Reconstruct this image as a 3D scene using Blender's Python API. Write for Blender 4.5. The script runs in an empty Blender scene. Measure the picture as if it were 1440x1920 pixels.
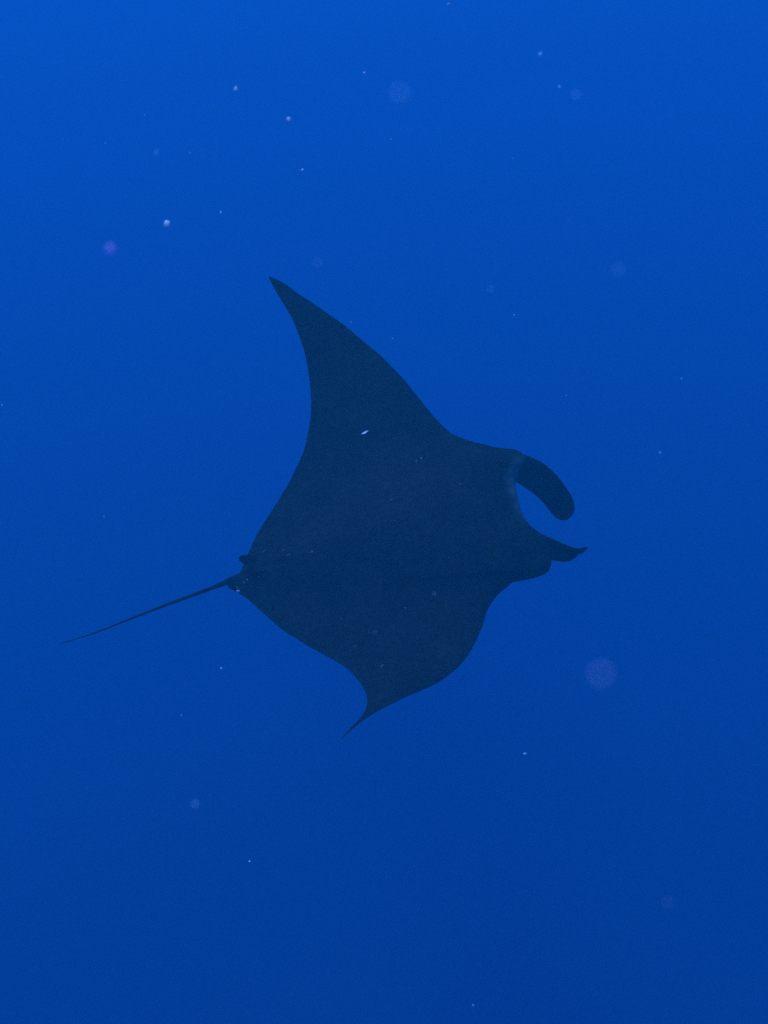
import bpy, bmesh, math, random
from mathutils import Vector, Matrix, noise

random.seed(7)
R_ = math.radians
S = bpy.context.scene
COL = S.collection

# ------------------------------------------------------------------ camera
DEPTH = 30.0                                   # metres of water above the camera
cam_data = bpy.data.cameras.new("camera")
cam = bpy.data.objects.new("camera", cam_data)
COL.objects.link(cam)
cam_data.sensor_fit = 'VERTICAL'
cam_data.angle = R_(50)
cam_data.clip_start = 0.05
cam_data.clip_end = 2000
cam.location = (0, 0, 0)
PITCH = -33.0
ROLL = -4.0
CM = Matrix.Rotation(R_(90 + PITCH), 3, 'X') @ Matrix.Rotation(R_(ROLL), 3, 'Z')
cam.rotation_euler = CM.to_euler()
cam_data.dof.use_dof = True
cam_data.dof.focus_distance = 6.0
cam_data.dof.aperture_fstop = 2.0
S.camera = cam

# ------------------------------------------------------------------ sky, sun, exposure
SUN_ELEV, SUN_AZ = 64.0, -28.0                 # azimuth from the view direction (+Y), negative = left
world = bpy.data.worlds.new("World")
S.world = world
world.use_nodes = True
wn = world.node_tree.nodes
sky = wn.new('ShaderNodeTexSky')
sky.sky_type = 'NISHITA'
sky.sun_disc = False
sky.sun_elevation = R_(SUN_ELEV)
sky.sun_rotation = R_(SUN_AZ)
wn['Background'].inputs['Strength'].default_value = 0.10
world.node_tree.links.new(sky.outputs[0], wn['Background'].inputs['Color'])

sun_data = bpy.data.lights.new("sun", 'SUN')
sun_data.energy = 4.0
sun_data.angle = R_(12)                        # the waves above scatter the sun wide
sun_data.color = (1.0, 0.97, 0.92)
sun = bpy.data.objects.new("sun", sun_data)
COL.objects.link(sun)
to_sun = Vector((math.sin(R_(SUN_AZ)) * math.cos(R_(SUN_ELEV)),
                 math.cos(R_(SUN_AZ)) * math.cos(R_(SUN_ELEV)), math.sin(R_(SUN_ELEV))))
sun.rotation_euler = to_sun.to_track_quat('Z', 'Y').to_euler()
sun.location = to_sun * 40

S.view_settings.view_transform = 'Standard'
S.view_settings.look = 'None'
S.view_settings.gamma = 1
S.view_settings.use_curve_mapping = False
S.view_settings.exposure = 2.30
S.cycles.volume_bounces = 2
S.cycles.max_bounces = 6
S.cycles.use_denoising = False
S.cycles.use_adaptive_sampling = False

# ------------------------------------------------------------------ the water: one body from the surface down
SIG_S = (0.0007, 0.0144, 0.0193)                  # scattering per metre, r g b
SIG_A = (0.068, 0.0424, 0.0156)                  # absorption per metre
GPH = 0.06

def link_obj(name, me, parent=None, **props):
    o = bpy.data.objects.new(name, me)
    COL.objects.link(o)
    if parent: o.parent = parent
    for k, v in props.items(): o[k] = v
    return o

wm = bpy.data.materials.new("sea_water")
wm.use_nodes = True
n = wm.node_tree.nodes; l = wm.node_tree.links
n.remove(n['Principled BSDF'])
def chan(sig):
    m = max(sig)
    return m, (sig[0] / m, sig[1] / m, sig[2] / m, 1)
sc_ = n.new('ShaderNodeVolumeScatter')
d_, c_ = chan(SIG_S)
sc_.inputs['Color'].default_value = c_; sc_.inputs['Density'].default_value = d_
sc_.inputs['Anisotropy'].default_value = GPH
ab_ = n.new('ShaderNodeVolumeAbsorption')
d2 = 0.2                                       # Cycles absorbs density * (1 - colour)
ab_.inputs['Density'].default_value = d2
ab_.inputs['Color'].default_value = tuple(1 - a / d2 for a in SIG_A) + (1,)
ad = n.new('ShaderNodeAddShader')
l.new(sc_.outputs[0], ad.inputs[0]); l.new(ab_.outputs[0], ad.inputs[1])
l.new(ad.outputs[0], n['Material Output'].inputs['Volume'])

bm = bmesh.new()
bmesh.ops.create_cube(bm, size=1)
for v in bm.verts:
    v.co = Vector((v.co.x * 900, v.co.y * 900, -150 if v.co.z < 0 else DEPTH))
me = bpy.data.meshes.new("water"); bm.to_mesh(me); bm.free()
me.materials.append(wm)
water = link_obj("water", me, kind='structure', label='deep blue open sea water filling the whole view')

# ------------------------------------------------------------------ camera frame helpers (photo pixels, 1440 x 1920)
FPX = 960 / math.tan(R_(25))
def ray(px, py):
    return Vector(((px - 720) / FPX, (960 - py) / FPX, -1.0))
def at(px, py, d):
    """point seen at that pixel, d metres in front of the camera"""
    return CM @ (ray(px, py) * d)

def smooth_shade(me):
    for p in me.polygons: p.use_smooth = True

# ------------------------------------------------------------------ manta skin
skin = bpy.data.materials.new("manta_skin")
skin.use_nodes = True
n = skin.node_tree.nodes; l = skin.node_tree.links
pb = n['Principled BSDF']
tc = n.new('ShaderNodeTexCoord')
n1 = n.new('ShaderNodeTexNoise'); n1.inputs['Scale'].default_value = 5; n1.inputs['Detail'].default_value = 7; n1.inputs['Roughness'].default_value = .65
n2 = n.new('ShaderNodeTexNoise'); n2.inputs['Scale'].default_value = 34; n2.inputs['Detail'].default_value = 4
l.new(tc.outputs['Object'], n1.inputs['Vector']); l.new(tc.outputs['Object'], n2.inputs['Vector'])
mx = n.new('ShaderNodeMath'); mx.operation = 'MULTIPLY'
l.new(n1.outputs[0], mx.inputs[0]); l.new(n2.outputs[0], mx.inputs[1])
cr = n.new('ShaderNodeValToRGB')
cr.color_ramp.elements[0].position = .18; cr.color_ramp.elements[0].color = (.001, .003, .003, 1)
cr.color_ramp.elements[1].position = .46; cr.color_ramp.elements[1].color = (.009, .014, .011, 1)
l.new(mx.outputs[0], cr.inputs[0])
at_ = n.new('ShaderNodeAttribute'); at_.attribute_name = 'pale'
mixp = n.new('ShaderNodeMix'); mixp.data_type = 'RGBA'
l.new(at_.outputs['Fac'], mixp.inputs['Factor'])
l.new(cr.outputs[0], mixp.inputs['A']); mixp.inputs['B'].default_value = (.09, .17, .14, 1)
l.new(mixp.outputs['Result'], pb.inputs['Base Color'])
pb.inputs['Roughness'].default_value = .7
pb.inputs['Specular IOR Level'].default_value = .03
bp = n.new('ShaderNodeBump'); bp.inputs['Strength'].default_value = .25; bp.inputs['Distance'].default_value = .01
l.new(n2.outputs[0], bp.inputs['Height']); l.new(bp.outputs[0], pb.inputs['Normal'])

# ------------------------------------------------------------------ manta geometry
# body frame in camera space: A = heading, Sp = towards the far wing, Nn = dorsal
DIST = 6.0
TILT = 30.0
right, up, tow = Vector((1, 0, 0)), Vector((0, 1, 0)), Vector((0, 0, 1))
hd = math.atan2(90, 530)
A = right * math.cos(hd) + up * math.sin(hd)
P = -right * math.sin(hd) + up * math.cos(hd)
Sp = P * math.cos(R_(TILT)) - tow * math.sin(R_(TILT))
Nn = P * math.sin(R_(TILT)) + tow * math.cos(R_(TILT))
C0 = ray(740, 1015) * DIST
BEND = 0.13
def f(v): return BEND * v * v

def to_body(px, py):
    """pixel -> (u, v) on the bent mid-surface of the ray"""
    d = ray(px, py)
    du, dv, dw = d.dot(A), d.dot(Sp), d.dot(Nn)
    cu, cv, cw = C0.dot(A), C0.dot(Sp), C0.dot(Nn)
    lo, best = None, None
    def g(t): return (t * dw - cw) - f(t * dv - cv)
    # march from near the body's depth in both directions for the closest root
    N = 600
    prev = None
    for i in range(N + 1):
        t = DIST - 2.2 + 4.4 * i / N
        val = g(t)
        if prev is not None and (val > 0) != (prev[1] > 0):
            a, b = prev[0], t
            for _ in range(30):
                m = .5 * (a + b)
                if (g(m) > 0) == (g(a) > 0): a = m
                else: b = m
            t0 = .5 * (a + b)
            if best is None or abs(t0 - DIST) < abs(best - DIST): best = t0
        prev = (t, val)
    if best is None:
        best = min((abs(g(DIST - 2.2 + 4.4 * i / N)), DIST - 2.2 + 4.4 * i / N) for i in range(N + 1))[1]
        print("no root at", px, py)
    t = best
    return Vector((t * du - cu, t * dv - cv))

def body_to_world(u, v, w, base=True):
    nrm = Vector((-(2 * BEND * v), 1.0)).normalized()      # (Sp, Nn)
    vv = v + nrm[0] * w
    ww = f(v) + nrm[1] * w
    return CM @ (C0 + A * u + Sp * vv + Nn * ww)

def catmull(pts, sub=8):
    out = []
    for i in range(len(pts) - 1):
        p0 = pts[max(i - 1, 0)]; p1 = pts[i]; p2 = pts[i + 1]; p3 = pts[min(i + 2, len(pts) - 1)]
        for k in range(sub):
            t = k / sub
            out.append(tuple(.5 * ((2 * b) + (-a + c) * t + (2 * a - 5 * b + 4 * c - d) * t * t + (-a + 3 * b - 3 * c + d) * t ** 3)
                             for a, b, c, d in zip(p0, p1, p2, p3)))
    out.append(tuple(pts[-1]))
    return out

# leading edge, far tip -> head -> near tip; third value = station number (None: spread evenly between)
LEAD = [(504, 519, 0), (513, 521.5, None), (535.5, 533, None), (558, 550, 3), (585.5, 568, None), (616, 589, None), (646.7, 611, 6),
        (680, 639, None), (710.5, 664, 9), (735.5, 689, None), (758, 712.5, 12), (777, 736, None), (799.4, 764, 15), (821.7, 790, None),
        (844, 811, 18), (864, 821, None), (890, 829.6, 21), (906, 833, None), (927.5, 839, 24), (951, 842, None), (972, 846, 27),
        (984, 856, None), (984, 868, None), (974, 881, 29), (967.5, 896, None), (966.5, 912, 31), (969, 926.4, None), (973.5, 945, 33), (979.5, 964, None),
        (989, 980.7, 35), (1000.7, 992.5, None), (1014, 1003, 37), (1026, 1016, None), (1033, 1034, None), (1033.8, 1054, 40), (1031, 1066, None),
        (1024, 1074, 42), (1010, 1079.5, None), (992.5, 1080.5, 44), (977.5, 1082.6, None), (966, 1087, 46), (950, 1101, None), (937.5, 1111, 48),
        (922.5, 1129, None), (912.5, 1147.5, 51), (905, 1172.5, None), (895, 1196, 54), (882.5, 1220, None), (865, 1244, 57), (840, 1266, None),
        (815, 1282.5, 60), (785, 1296, None), (755, 1309, 63), (725, 1324, None), (700, 1337.5, 66), (682.5, 1349, 67.5), (661.5, 1365.5, 69), (640, 1386, 71)]
TRAIL = [(504, 521, 0), (516, 544, None), (533, 572, 3), (549.4, 601, None), (563, 636, 6), (573, 669, None), (578.6, 700, 9), (582, 730.5, 12),
         (583.3, 758, None), (581.4, 789, 15), (576, 819.4, None), (569, 847, 18), (559, 869.4, None), (545, 898.6, 21), (527, 930, None), (508, 960, 24),
         (491.7, 985, None), (479, 1008, 27), (468, 1032, 29), (461, 1048, 31), (455, 1063, 33), (449, 1076, 35), (446, 1088, 37),
         (447, 1100, None), (454, 1115, 40), (462.5, 1121.5, 42), (475, 1133, 44), (493.8, 1149.6, 46), (512.5, 1166, None), (533, 1183, 48), (556, 1197.5, None),
         (581, 1213, 51), (608, 1227.7, None), (629, 1239, 54), (645, 1249, None), (665, 1267.5, 57), (680, 1287.5, 60), (687.5, 1305, 63),
         (688.5, 1320, None), (683.5, 1335, 66), (675, 1347.5, 67.5), (659.5, 1363, 69), (640, 1384.5, 71)]

def stationed(tab):
    """fill the missing station numbers, then a dense curve of (x, y, station)"""
    t = [list(r) for r in tab]
    i = 0
    while i < len(t):
        if t[i][2] is None:
            j = i
            while t[j][2] is None: j += 1
            a, b = t[i - 1][2], t[j][2]
            ds = [math.dist(t[k][:2], t[k + 1][:2]) for k in range(i - 1, j)]
            acc = 0
            for k in range(i, j):
                acc += ds[k - i]
                t[k][2] = a + (b - a) * acc / sum(ds)
            i = j
        i += 1
    return t
def sampler(tab):
    t = stationed(tab)
    d = catmull(t, 8)
    def at_station(s):
        for k in range(len(d) - 1):
            if d[k][2] <= s <= d[k + 1][2] and d[k + 1][2] > d[k][2]:
                q = (s - d[k][2]) / (d[k + 1][2] - d[k][2])
                return d[k][0] + q * (d[k + 1][0] - d[k][0]), d[k][1] + q * (d[k + 1][1] - d[k][1])
        return d[-1][:2]
    return at_station
Lf, Tf = sampler(LEAD), sampler(TRAIL)

def profile(s):
    if s < .28: return math.sqrt(max(0, 1 - (1 - s / .28) ** 2))
    q = (s - .28) / .72
    return max(0, (1 - q ** 1.7)) ** .9

NS, NC = 284, 44
def loft_disc():
    bm = bmesh.new()
    tops, bots = [], []
    for i in range(NS + 1):
        s = 71 * i / NS
        Lp, Tp = to_body(*Lf(s)), to_body(*Tf(s))
        chord = (Lp - Tp).length
        vm = .5 * (Lp.y + Tp.y)
        H = .0035 + .028 * chord * min(1, chord / .5) + .09 * math.exp(-((vm - .02) / .30) ** 2)
        rt, rb = [], []
        for k in range(NC + 1):
            x = .5 - .5 * math.cos(math.pi * k / NC)
            uv = Lp.lerp(Tp, x)
            h = H * profile(x)
            edge = .0036 * min(1, chord / .03 + .3)
            if k in (0, NC):
                v = bm.verts.new(body_to_world(uv.x, uv.y, 0))
                rt.append(v); rb.append(v)
            else:
                # soft raised line of the back, hollow beside it
                rt.append(bm.verts.new(body_to_world(uv.x, uv.y, max(h, edge) * 1.08)))
                rb.append(bm.verts.new(body_to_world(uv.x, uv.y, -max(h * .75, edge))))
        tops.append(rt); bots.append(rb)
    for i in range(NS):
        for k in range(NC):
            a = tops[i][k], tops[i][k + 1], tops[i + 1][k + 1], tops[i + 1][k]
            b = bots[i][k], bots[i + 1][k], bots[i + 1][k + 1], bots[i][k + 1]
            for q in (a, b):
                u_ = []
                for w in q:
                    if w not in u_: u_.append(w)
                if len(u_) >= 3:
                    try: bm.faces.new(u_)
                    except ValueError: pass
    for e in (0, NS):
        ring = tops[e] + bots[e][-2:0:-1]
        bm.faces.new(ring)
    bmesh.ops.recalc_face_normals(bm, faces=bm.faces)
    return bm

def loft_pairs(sections, nseg=20, sub=4, power=1.0):
    """closed loft; a section is (edge point a, edge point b, half thickness); points are world vectors"""
    rows = [tuple(a) + tuple(b) + (h,) for a, b, h in sections]
    rows = catmull(rows, sub)
    bm = bmesh.new()
    rings = []
    for j, r in enumerate(rows):
        a, b, h = Vector(r[0:3]), Vector(r[3:6]), max(r[6], .0006)
        mid = (a + b) / 2
        jn, jp = min(j + 1, len(rows) - 1), max(j - 1, 0)
        m2 = (Vector(rows[jn][0:3]) + Vector(rows[jn][3:6])) / 2
        m1 = (Vector(rows[jp][0:3]) + Vector(rows[jp][3:6])) / 2
        tan = (m2 - m1).normalized()
        half = (a - b) / 2
        nrm = tan.cross(half).normalized()
        rings.append([bm.verts.new(mid + half * math.cos(t) + nrm * h * math.sin(t))
                      for t in (2 * math.pi * k / nseg for k in range(nseg))])
    for j in range(len(rings) - 1):
        for k in range(nseg):
            bm.faces.new((rings[j][k], rings[j][(k + 1) % nseg], rings[j + 1][(k + 1) % nseg], rings[j + 1][k]))
    bm.faces.new(rings[0]); bm.faces.new(rings[-1])
    bmesh.ops.recalc_face_normals(bm, faces=bm.faces)
    return bm

def depth_at(px, py):
    uv = to_body(px, py)
    return -(CM.transposed() @ body_to_world(uv.x, uv.y, 0)).z

def W(px, py, dd, ref):
    return at(px, py, ref + dd)

dF = depth_at(968, 880)          # depth of the far mouth corner
dN = depth_at(1025, 1035)        # depth of the near mouth corner
far_fin = loft_pairs([
    (W(935, 868, .10, dF), W(935, 900, .12, dF), .016),
    (W(964, 850, .09, dF), W(955, 897, .13, dF), .018),
    (W(989, 854.5, .08, dF), W(966, 903, .14, dF), .018),
    (W(1012, 864.5, .08, dF), W(982, 913, .15, dF), .018),
    (W(1029, 877, .09, dF), W(996, 922, .16, dF), .019),
    (W(1045.6, 893, .10, dF), W(1009, 933, .18, dF), .017),
    (W(1060, 912, .12, dF), W(1020, 944, .20, dF), .015),
    (W(1071.5, 930, .14, dF), W(1030, 957, .21, dF), .014),
    (W(1077, 947, .15, dF), W(1038, 967, .22, dF), .012),
    (W(1076, 960, .16, dF), W(1046, 973, .22, dF), .010),
    (W(1070, 969, .17, dF), W(1054, 976, .21, dF), .007),
    (W(1064, 974, .18, dF), W(1060, 975.5, .20, dF), .003)])
near_fin = loft_pairs([
    (W(970, 1005, .09, dN), W(972, 1038, .11, dN), .008),
    (W(1001, 996, .05, dN), W(1003, 1044, .09, dN), .016),
    (W(1019, 1003.5, .015, dN), W(1021, 1047, .09, dN), .020),
    (W(1033, 1009.5, -.02, dN), W(1036, 1050, .10, dN), .020),
    (W(1046, 1015.6, -.03, dN), W(1048, 1052, .09, dN), .016),
    (W(1060, 1021, -.04, dN), W(1058, 1053.5, .08, dN), .013),
    (W(1071, 1025.3, -.05, dN), W(1069, 1051.5, .06, dN), .010),
    (W(1080, 1027.6, -.06, dN), W(1079, 1045.2, .04, dN), .008),
    (W(1086, 1028.3, -.06, dN), W(1084, 1039.2, .03, dN), .007),
    (W(1091, 1027.8, -.07, dN), W(1090, 1038.2, .0, dN), .006),
    (W(1095, 1026.8, -.07, dN), W(1095.5, 1034, -.02, dN), .005),
    (W(1098.5, 1026, -.08, dN), W(1099, 1031, -.04, dN), .004),
    (W(1101, 1026.5, -.08, dN), W(1101.3, 1029.5, -.07, dN), .003)])

# tail: tapering whip with a stiff root
dT = depth_at(450, 1088)
tail_px = [(520, 1066, 3), (490, 1074, 6), (466, 1079, 7.5), (448, 1084, 7.5), (432, 1089, 6.2), (415, 1095.5, 4.2), (393, 1104, 3.5), (368, 1113.6, 3.1), (326, 1129, 2.6), (279, 1147, 2.1),
           (240, 1162, 1.7), (201, 1178, 1.35), (159, 1193, 1.0), (112, 1207, .55)]
secs = []
for k, (x, y, r) in enumerate(tail_px):
    dd = dT + .0012 * (500 - x)
    c = at(x, y, dd)
    ux = (at(x + .35, y + .94, dd) - c)
    rr = ux * r * 1.08
    secs.append((c + rr, c - rr, rr.length * .85))
tail = loft_pairs(secs, 12, 6)

# pelvic fins and the small dorsal fin beside the tail root
far_pelvic = loft_pairs([
    (W(488, 1042, .06, dT), W(490, 1054, .06, dT), .006),
    (W(474, 1041, .03, dT), W(476, 1057, .03, dT), .009),
    (W(464, 1040, .00, dT), W(466, 1058, .0, dT), .010),
    (W(456, 1040.5, .0, dT), W(458, 1057.5, .0, dT), .009),
    (W(450.5, 1042.5, .0, dT), W(452, 1054.5, .0, dT), .006),
    (W(447.5, 1045.5, .0, dT), W(448.5, 1050.5, .0, dT), .003)])
near_pelvic = loft_pairs([
    (W(490, 1095, .06, dT), W(490, 1125, .06, dT), .006),
    (W(470, 1088, .03, dT), W(471, 1120, .03, dT), .010),
    (W(450, 1085, .0, dT), W(452, 1115, .0, dT), .010),
    (W(438, 1090, .0, dT), W(440, 1108.5, .0, dT), .009),
    (W(430, 1094, .0, dT), W(432, 1104, .0, dT), .005),
    (W(426.5, 1097, .0, dT), W(428, 1101, .0, dT), .0025)])
dorsal = loft_pairs([
    (W(506, 1069, -.020, dT), W(506, 1076, .02, dT), .004),
    (W(488, 1070, -.038, dT), W(490, 1078, .02, dT), .006),
    (W(477, 1072, -.050, dT), W(480, 1080, .02, dT), .005),
    (W(472, 1074, -.050, dT), W(474, 1081, .02, dT), .003),
    (W(470, 1075, -.046, dT), W(471, 1081, .01, dT), .0015)])

def temp(bm, name):
    me = bpy.data.meshes.new(name); bm.to_mesh(me); bm.free()
    o = bpy.data.objects.new(name, me); COL.objects.link(o)
    return o

body = temp(loft_disc(), "manta_ray")
cutters = []
for nm, b, op in (("a", far_fin, 'UNION'), ("b", near_fin, 'UNION'), ("c", tail, 'UNION'), ("d", far_pelvic, 'UNION'),
                  ("e", near_pelvic, 'UNION'), ("g", dorsal, 'UNION')):
    o = temp(b, "tmp_" + nm)
    cutters.append(o)
    m = body.modifiers.new(nm, 'BOOLEAN'); m.operation = op; m.object = o; m.solver = 'EXACT'
dg = bpy.context.evaluated_depsgraph_get()
me = bpy.data.meshes.new_from_object(body.evaluated_get(dg))
print("manta faces", len(body.data.polygons), "->", len(me.polygons))
body.modifiers.clear()
body.data = me
me.name = "manta_ray"
for o in cutters: bpy.data.objects.remove(o)
for m_ in list(me.materials): pass
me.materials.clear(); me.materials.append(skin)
smooth_shade(me)

# origin to the body's centre
ctr = body_to_world(0, 0, 0)
for v in me.vertices: v.co -= ctr
body.location = ctr
body['label'] = 'black manta ray gliding to the right with raised wings and long thin tail'
body['category'] = 'manta ray'

# skin colour: paler along the mouth rim, a few nicks by the tail root
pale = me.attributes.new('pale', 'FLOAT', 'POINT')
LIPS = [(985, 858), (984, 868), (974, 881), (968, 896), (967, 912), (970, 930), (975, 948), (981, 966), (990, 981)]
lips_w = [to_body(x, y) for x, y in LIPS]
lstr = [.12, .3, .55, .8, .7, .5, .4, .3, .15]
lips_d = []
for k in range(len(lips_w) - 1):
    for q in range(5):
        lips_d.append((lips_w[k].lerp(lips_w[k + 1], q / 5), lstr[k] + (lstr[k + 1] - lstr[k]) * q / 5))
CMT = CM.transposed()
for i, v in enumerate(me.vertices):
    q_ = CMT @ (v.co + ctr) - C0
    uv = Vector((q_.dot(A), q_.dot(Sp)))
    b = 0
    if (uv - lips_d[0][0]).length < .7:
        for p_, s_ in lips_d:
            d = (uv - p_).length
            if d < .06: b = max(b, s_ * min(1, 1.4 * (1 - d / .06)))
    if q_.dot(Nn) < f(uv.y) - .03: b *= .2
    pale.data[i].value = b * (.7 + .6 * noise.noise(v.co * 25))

# eyes on the sides of the head
eye_m = bpy.data.materials.new("eye_dark"); eye_m.use_nodes = True
e_ = eye_m.node_tree.nodes['Principled BSDF']; e_.inputs['Base Color'].default_value = (.008, .008, .01, 1); e_.inputs['Roughness'].default_value = .15
def eye(px, py, dw, rad):
    bm = bmesh.new(); bmesh.ops.create_uvsphere(bm, u_segments=20, v_segments=12, radius=rad)
    m = bpy.data.meshes.new("eye"); bm.to_mesh(m); bm.free(); m.materials.append(eye_m); smooth_shade(m)
    o = link_obj("eye", m, body)
    uv = to_body(px, py)
    o.location = body_to_world(uv.x, uv.y, dw) - ctr
    return o
eye(1007, 1068, -.010, .013)
eye(958, 850, -.012, .018)

# ------------------------------------------------------------------ what drifts in the water
def flat_mat(name, col, rough=.6, trans=0.0):
    m = bpy.data.materials.new(name); m.use_nodes = True
    b = m.node_tree.nodes['Principled BSDF']
    nz = m.node_tree.nodes.new('ShaderNodeTexNoise'); nz.inputs['Scale'].default_value = 400
    tcc = m.node_tree.nodes.new('ShaderNodeTexCoord')
    m.node_tree.links.new(tcc.outputs['Object'], nz.inputs['Vector'])
    mm = m.node_tree.nodes.new('ShaderNodeMix'); mm.data_type = 'RGBA'
    m.node_tree.links.new(nz.outputs[0], mm.inputs['Factor'])
    mm.inputs['A'].default_value = tuple(c * .8 for c in col) + (1,)
    mm.inputs['B'].default_value = tuple(min(1, c * 1.1) for c in col) + (1,)
    m.node_tree.links.new(mm.outputs['Result'], b.inputs['Base Color'])
    b.inputs['Roughness'].default_value = rough
    # soft, jelly-like bodies: part of the light goes through
    tr = m.node_tree.nodes.new('ShaderNodeBsdfTranslucent'); ms = m.node_tree.nodes.new('ShaderNodeMixShader')
    m.node_tree.links.new(mm.outputs['Result'], tr.inputs['Color'])
    ms.inputs[0].default_value = .55
    m.node_tree.links.new(b.outputs[0], ms.inputs[1]); m.node_tree.links.new(tr.outputs[0], ms.inputs[2])
    m.node_tree.links.new(ms.outputs[0], m.node_tree.nodes['Material Output'].inputs['Surface'])
    return m
M_WHITE = flat_mat("pale_plankton", (.46, .80, .86))
M_BRIGHT = flat_mat("bright_plankton", (.94, .95, .90))
M_GREY = flat_mat("grey_plankton", (.45, .60, .62))
M_PINK = flat_mat("strobe_violet_plankton", (.78, .58, .98))  # violet tint of strobe light near the lens, put into the colour
M_FLAKE = flat_mat("silvery_scale", (.92, .95, .93), .35)

APER = 25.73 / 2.0 / 1000.0                   # aperture of the lens in metres
def dist_for_blur(c):
    return 1.0 / (c / (APER * FPX) + 1.0 / 6.0)

def blob_mesh(name, size, stretch, seed, mat, sub=2):
    bm = bmesh.new()
    bmesh.ops.create_icosphere(bm, subdivisions=sub, radius=.5)
    for v in bm.verts:
        k = 1 + .35 * noise.noise(v.co * 2.2 + Vector((seed * 3.1, seed, 0)))
        v.co = Vector((v.co.x * stretch, v.co.y, v.co.z)) * k * size
    m = bpy.data.meshes.new(name); bm.to_mesh(m); bm.free()
    m.materials.append(mat); smooth_shade(m)
    return m

# px, py, blur disc in px (0 = in focus, then a distance is given), size in px, stretch, tilt, material, label, group
SPECKS = [
 (313, 419, 3.0, 9.5, 1.35, 60, 'B', 'brightest white oval plankton speck, above the violet blurred one at the left'),
 (442, 166, 3.6, 6, 1.3, 40, 'B', 'pale oval plankton speck high in the water, left of the top centre'),
 (541, 223, 5.0, 6.5, 1.2, 20, 'B', 'soft pale plankton speck high above the far wing tip'),
 (567, 318, 1.5, 3.2, 1.6, 30, 'B', 'small bright slanting plankton speck straight above the far wing tip'),
 (414, 398, 1.2, 2.8, 1.5, 60, 'B', 'tiny sharp white speck right of the brightest oval one'),
 (356, 287, 3.0, 3.0, 1.2, 0, 'G', 'faint speck right of the small blurred disc in the upper left'),
 (271, 216, 2.0, 2.6, 1.1, 0, 'G', 'faint tiny speck above the small blurred disc in the upper left'),
 (198, 269, 2.6, 2.6, 1.1, 0, 'G', 'faint tiny speck at far left, level with the small blurred disc'),
 (683, 136, 2.2, 3.2, 1.4, 10, 'B', 'small bright speck up and left of the large pale blurred disc'),
 (733, 261, 1.6, 2.4, 1.1, 0, 'W', 'tiny faint speck below the large pale blurred disc'),
 (841, 9, 4.0, 5.5, 1.2, 30, 'G', 'soft speck at the very top edge of the water, right of centre'),
 (1013, 102, 7.0, 6, 1.3, 40, 'W', 'soft blurred speck in the upper right, highest of the three there'),
 (1049, 163, 4.5, 4.2, 1.2, 0, 'W', 'soft small speck just up and left of the blurred disc in the upper right'),
 (961, 297, 2.0, 2.2, 1.1, 0, 'G', 'tiny faint speck in the open water below the blurred disc in the upper right'),
 (964, 591, 1.6, 2.8, 1.1, 0, 'W', 'tiny pale speck in the open water right of the raised far wing'),
 (658, 604, 1.8, 2.8, 1.1, 0, 'W', 'tiny pale speck close to the front edge of the far wing'),
 (736, 635, 2.2, 2.4, 1.3, 30, 'G', 'faint speck off the front edge of the far wing, lower than its bright neighbour'),
 (790, 859, 1.2, 2.2, 1.1, 0, 'W', 'tiny pale speck in front of the back of the ray, near the wing root'),
 (781, 864, 2.4, 2.4, 1.1, 0, 'G', 'faint speck in front of the back of the ray, beside a sharper one'),
 (1278, 710, 1.8, 2.6, 1.1, 0, 'W', 'tiny speck at the right side, level with the middle of the far wing'),
 (1238, 849, 3.2, 3.2, 1.1, 0, 'W', 'small soft speck right of the rolled head fin'),
 (984, 1413, 1.8, 3.4, 2.0, 20, 'W', 'small curved speck low in the water, below and right of the near wing'),
 (468, 1615, 1.0, 2.8, 1.1, 0, 'B', 'single sharp white speck deep below the ray'),
 (415, 1253, 3.6, 3.6, 1.1, 0, 'W', 'small soft speck below the tail, left of the near wing'),
 (340, 1341, 3.2, 2.8, 1.1, 0, 'G', 'faint speck below the tail, left of the near wing tip'),
 (887, 1885, 2.6, 2.8, 1.2, 0, 'W', 'small faint speck at the bottom edge of the view'),
 (195, 969, 1.6, 2.4, 1.4, 90, 'G', 'faint tiny speck in the open water above the tail end'),
 (4, 760, 2.2, 2.8, 1.4, 90, 'W', 'tiny speck at the left edge, level with the far wing'),
 (1062, 742, 2.2, 2.2, 1.1, 0, 'G', 'faint tiny speck above the rolled head fin'),
 (750, 175, 42, 11.5, 1.15, 20, 'W', 'large pale blurred disc of plankton near the top centre'),
 (1127, 1265, 56, 14.5, 1.1, 10, 'M', 'largest blurred greyish violet disc of plankton, below and right of the head'),
 (207, 466, 20, 12.5, 1.1, 0, 'P', 'violet blurred blob of plankton at the left, below the brightest speck'),
 (293, 286, 11, 4.6, 1.1, 0, 'W', 'small blurred disc of plankton in the upper left'),
 (366, 1508, 17, 5.6, 1.1, 0, 'W', 'pale blurred disc of plankton low in the water at the left'),
 (1080, 178, 20, 7, 1.1, 0, 'W', 'faint blurred disc of plankton in the upper right'),
 (595, 492, 20, 5, 1.1, 0, 'W', 'very faint blurred disc just above the far wing tip'),
 (920, 543, 14, 3.6, 1.1, 0, 'W', 'very faint small blurred disc right of the far wing'),
 (1160, 505, 28, 6.5, 1.1, 0, 'W', 'very faint wide blurred disc in the open water at right'),
 (1252, 1692, 26, 5.0, 1.1, 0, 'G', 'very faint blurred disc in the dark water at lower right'),
 (814, 1113, 9, 2.6, 1.1, 0, 'W', 'faint soft blurred dot in front of the near half of the back'),
 (703, 1186, 9, 2.6, 1.1, 0, 'W', 'faint soft blurred dot in front of the near wing'),
]
MK = {'W': M_WHITE, 'B': M_BRIGHT, 'G': M_GREY, 'P': M_PINK, 'M': flat_mat("strobe_mauve_plankton", (.62, .68, .84))}  # mauve carries the strobe's tint in its base colour, like the violet
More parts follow.
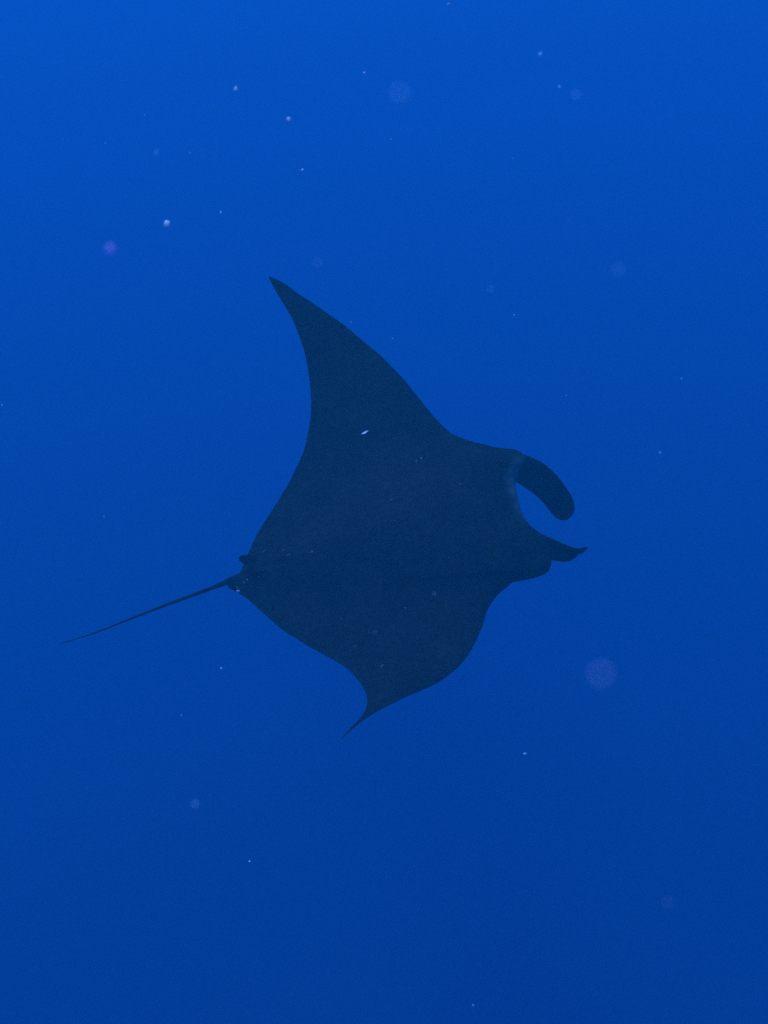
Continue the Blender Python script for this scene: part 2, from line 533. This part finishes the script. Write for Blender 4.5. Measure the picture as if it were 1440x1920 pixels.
for i, (px, py, blur, size, st, tilt, mk, lab) in enumerate(SPECKS):
    d = dist_for_blur(blur)
    d = min(d, 4.6)
    real = size / FPX * d
    me_ = blob_mesh("plankton_speck", real, st, i, MK[mk])
    o = link_obj("plankton_speck", me_, label=lab, category='plankton', group='plankton specks drifting in the water')
    o.location = at(px, py, d)
    o.rotation_euler = (CM @ Matrix.Rotation(R_(tilt), 3, 'Z')).to_euler()

# the silvery scale in front of the far wing root
bm = bmesh.new()
prof = [(-.5, -.10, 0), (-.22, .02, .02), (.02, .13, .05), (.30, .17, .04), (.52, .13, .01), (.26, -.01, .03), (.05, -.15, .05), (-.3, -.17, .03)]
tv = [bm.verts.new(Vector((x, y, z + .03))) for x, y, z in prof]
bv = [bm.verts.new(Vector((x, y, z - .03))) for x, y, z in prof]
bm.faces.new(tv); bm.faces.new(bv[::-1])
for k in range(8):
    bm.faces.new((tv[k], bv[k], bv[(k + 1) % 8], tv[(k + 1) % 8]))
bmesh.ops.recalc_face_normals(bm, faces=bm.faces)
sz = 14 / FPX * 5.0
for v in bm.verts: v.co *= sz
me_ = bpy.data.meshes.new("silvery_fleck"); bm.to_mesh(me_); bm.free(); me_.materials.append(M_FLAKE)
fl = link_obj("silvery_fleck", me_, label='tiny bright silvery fleck drifting in front of the far wing root', category='fleck')
fl.location = at(684, 811, 5.0)
fl.rotation_euler = (CM @ Matrix.Rotation(R_(12), 3, 'Z') @ Matrix.Rotation(R_(-25), 3, 'X')).to_euler()

# the finest matter: nobody could count it
bm = bmesh.new()
rng = random.Random(21)
cnt = 0
while cnt < 2600:
    p = Vector((rng.uniform(-9, 9), rng.uniform(-6, 22), rng.uniform(-12, 6)))
    if p.length < 1.6: continue
    r = .0005 + .0011 * rng.random() ** 3
    q = [bm.verts.new(p + Vector(a) * r) for a in ((1, 0, 0), (0, 1, 0), (-.8, 0, .2), (0, -.9, 0), (.1, 0, 1), (0, .1, -.9))]
    for a, b, c in ((0, 1, 4), (1, 2, 4), (2, 3, 4), (3, 0, 4), (1, 0, 5), (2, 1, 5), (3, 2, 5), (0, 3, 5)):
        bm.faces.new((q[a], q[b], q[c]))
    cnt += 1
me_ = bpy.data.meshes.new("marine_snow"); bm.to_mesh(me_); bm.free(); me_.materials.append(M_GREY)
link_obj("marine_snow", me_, kind='stuff', label='very fine pale dust suspended all through the blue water')

# ------------------------------------------------------------------ pale nicks and scratches on the skin by the tail root
from mathutils.bvhtree import BVHTree
bvh = BVHTree.FromPolygons([v.co + ctr for v in body.data.vertices], [p.vertices[:] for p in body.data.polygons])
M_SCAR = flat_mat("pale_scar", (.75, .80, .78))
M_SCAR2 = flat_mat("old_scar", (.06, .075, .07))
SPOTS = [(447.0, 1109.5, 7.5, 1.1, 0, 1), (485, 1081.5, 2.2, 1.4, 30, 1), (463, 1087, 1.8, 1.2, 0, 1), (457, 1092, 1.6, 1.8, 40, 1), (444.5, 1100, 1.6, 1.2, 0, 1),
         (446, 1103.5, 1.5, 2, 80, 1), (452, 1084, 1.4, 1.5, 0, 2), (494, 1034, 2.6, 5, 28, 2), (541, 1040.5, 2.2, 5, 8, 2), (585, 1035, 5, 1.4, 20, 2), (530, 1032, 2.4, 4, 30, 2),
         (716, 1249, 4, 2.4, 60, 2), (666, 1212, 4, 1.8, 0, 2), (760, 1140, 3, 1.8, 0, 2), (734, 937, 3.5, 1.8, 10, 2), (863, 908, 3.5, 1.6, 30, 2)]
for i, (px, py, size, st, tilt, kk) in enumerate(SPOTS):
    hit = bvh.ray_cast(Vector((0, 0, 0)), (CM @ ray(px, py)).normalized())
    if hit[0] is None:
        print('spot misses', px, py); continue
    loc, nrm_ = hit[0], hit[1]
    d = loc.length
    m = blob_mesh("pale_spot", size / FPX * d, st, i + 60, M_SCAR if kk == 1 else M_SCAR2)
    for v in m.vertices: v.co.z *= .3
    o = link_obj("pale_spot", m, body)
    zax = nrm_ if nrm_.dot(loc) < 0 else -nrm_
    xax = (CM @ Vector((math.cos(R_(tilt)), math.sin(R_(tilt)), 0)))
    xax = (xax - zax * xax.dot(zax)).normalized()
    yax = zax.cross(xax)
    Mx = Matrix((xax, yax, zax)).transposed().to_4x4()
    Mx.translation = loc - ctr
    o.matrix_local = Mx
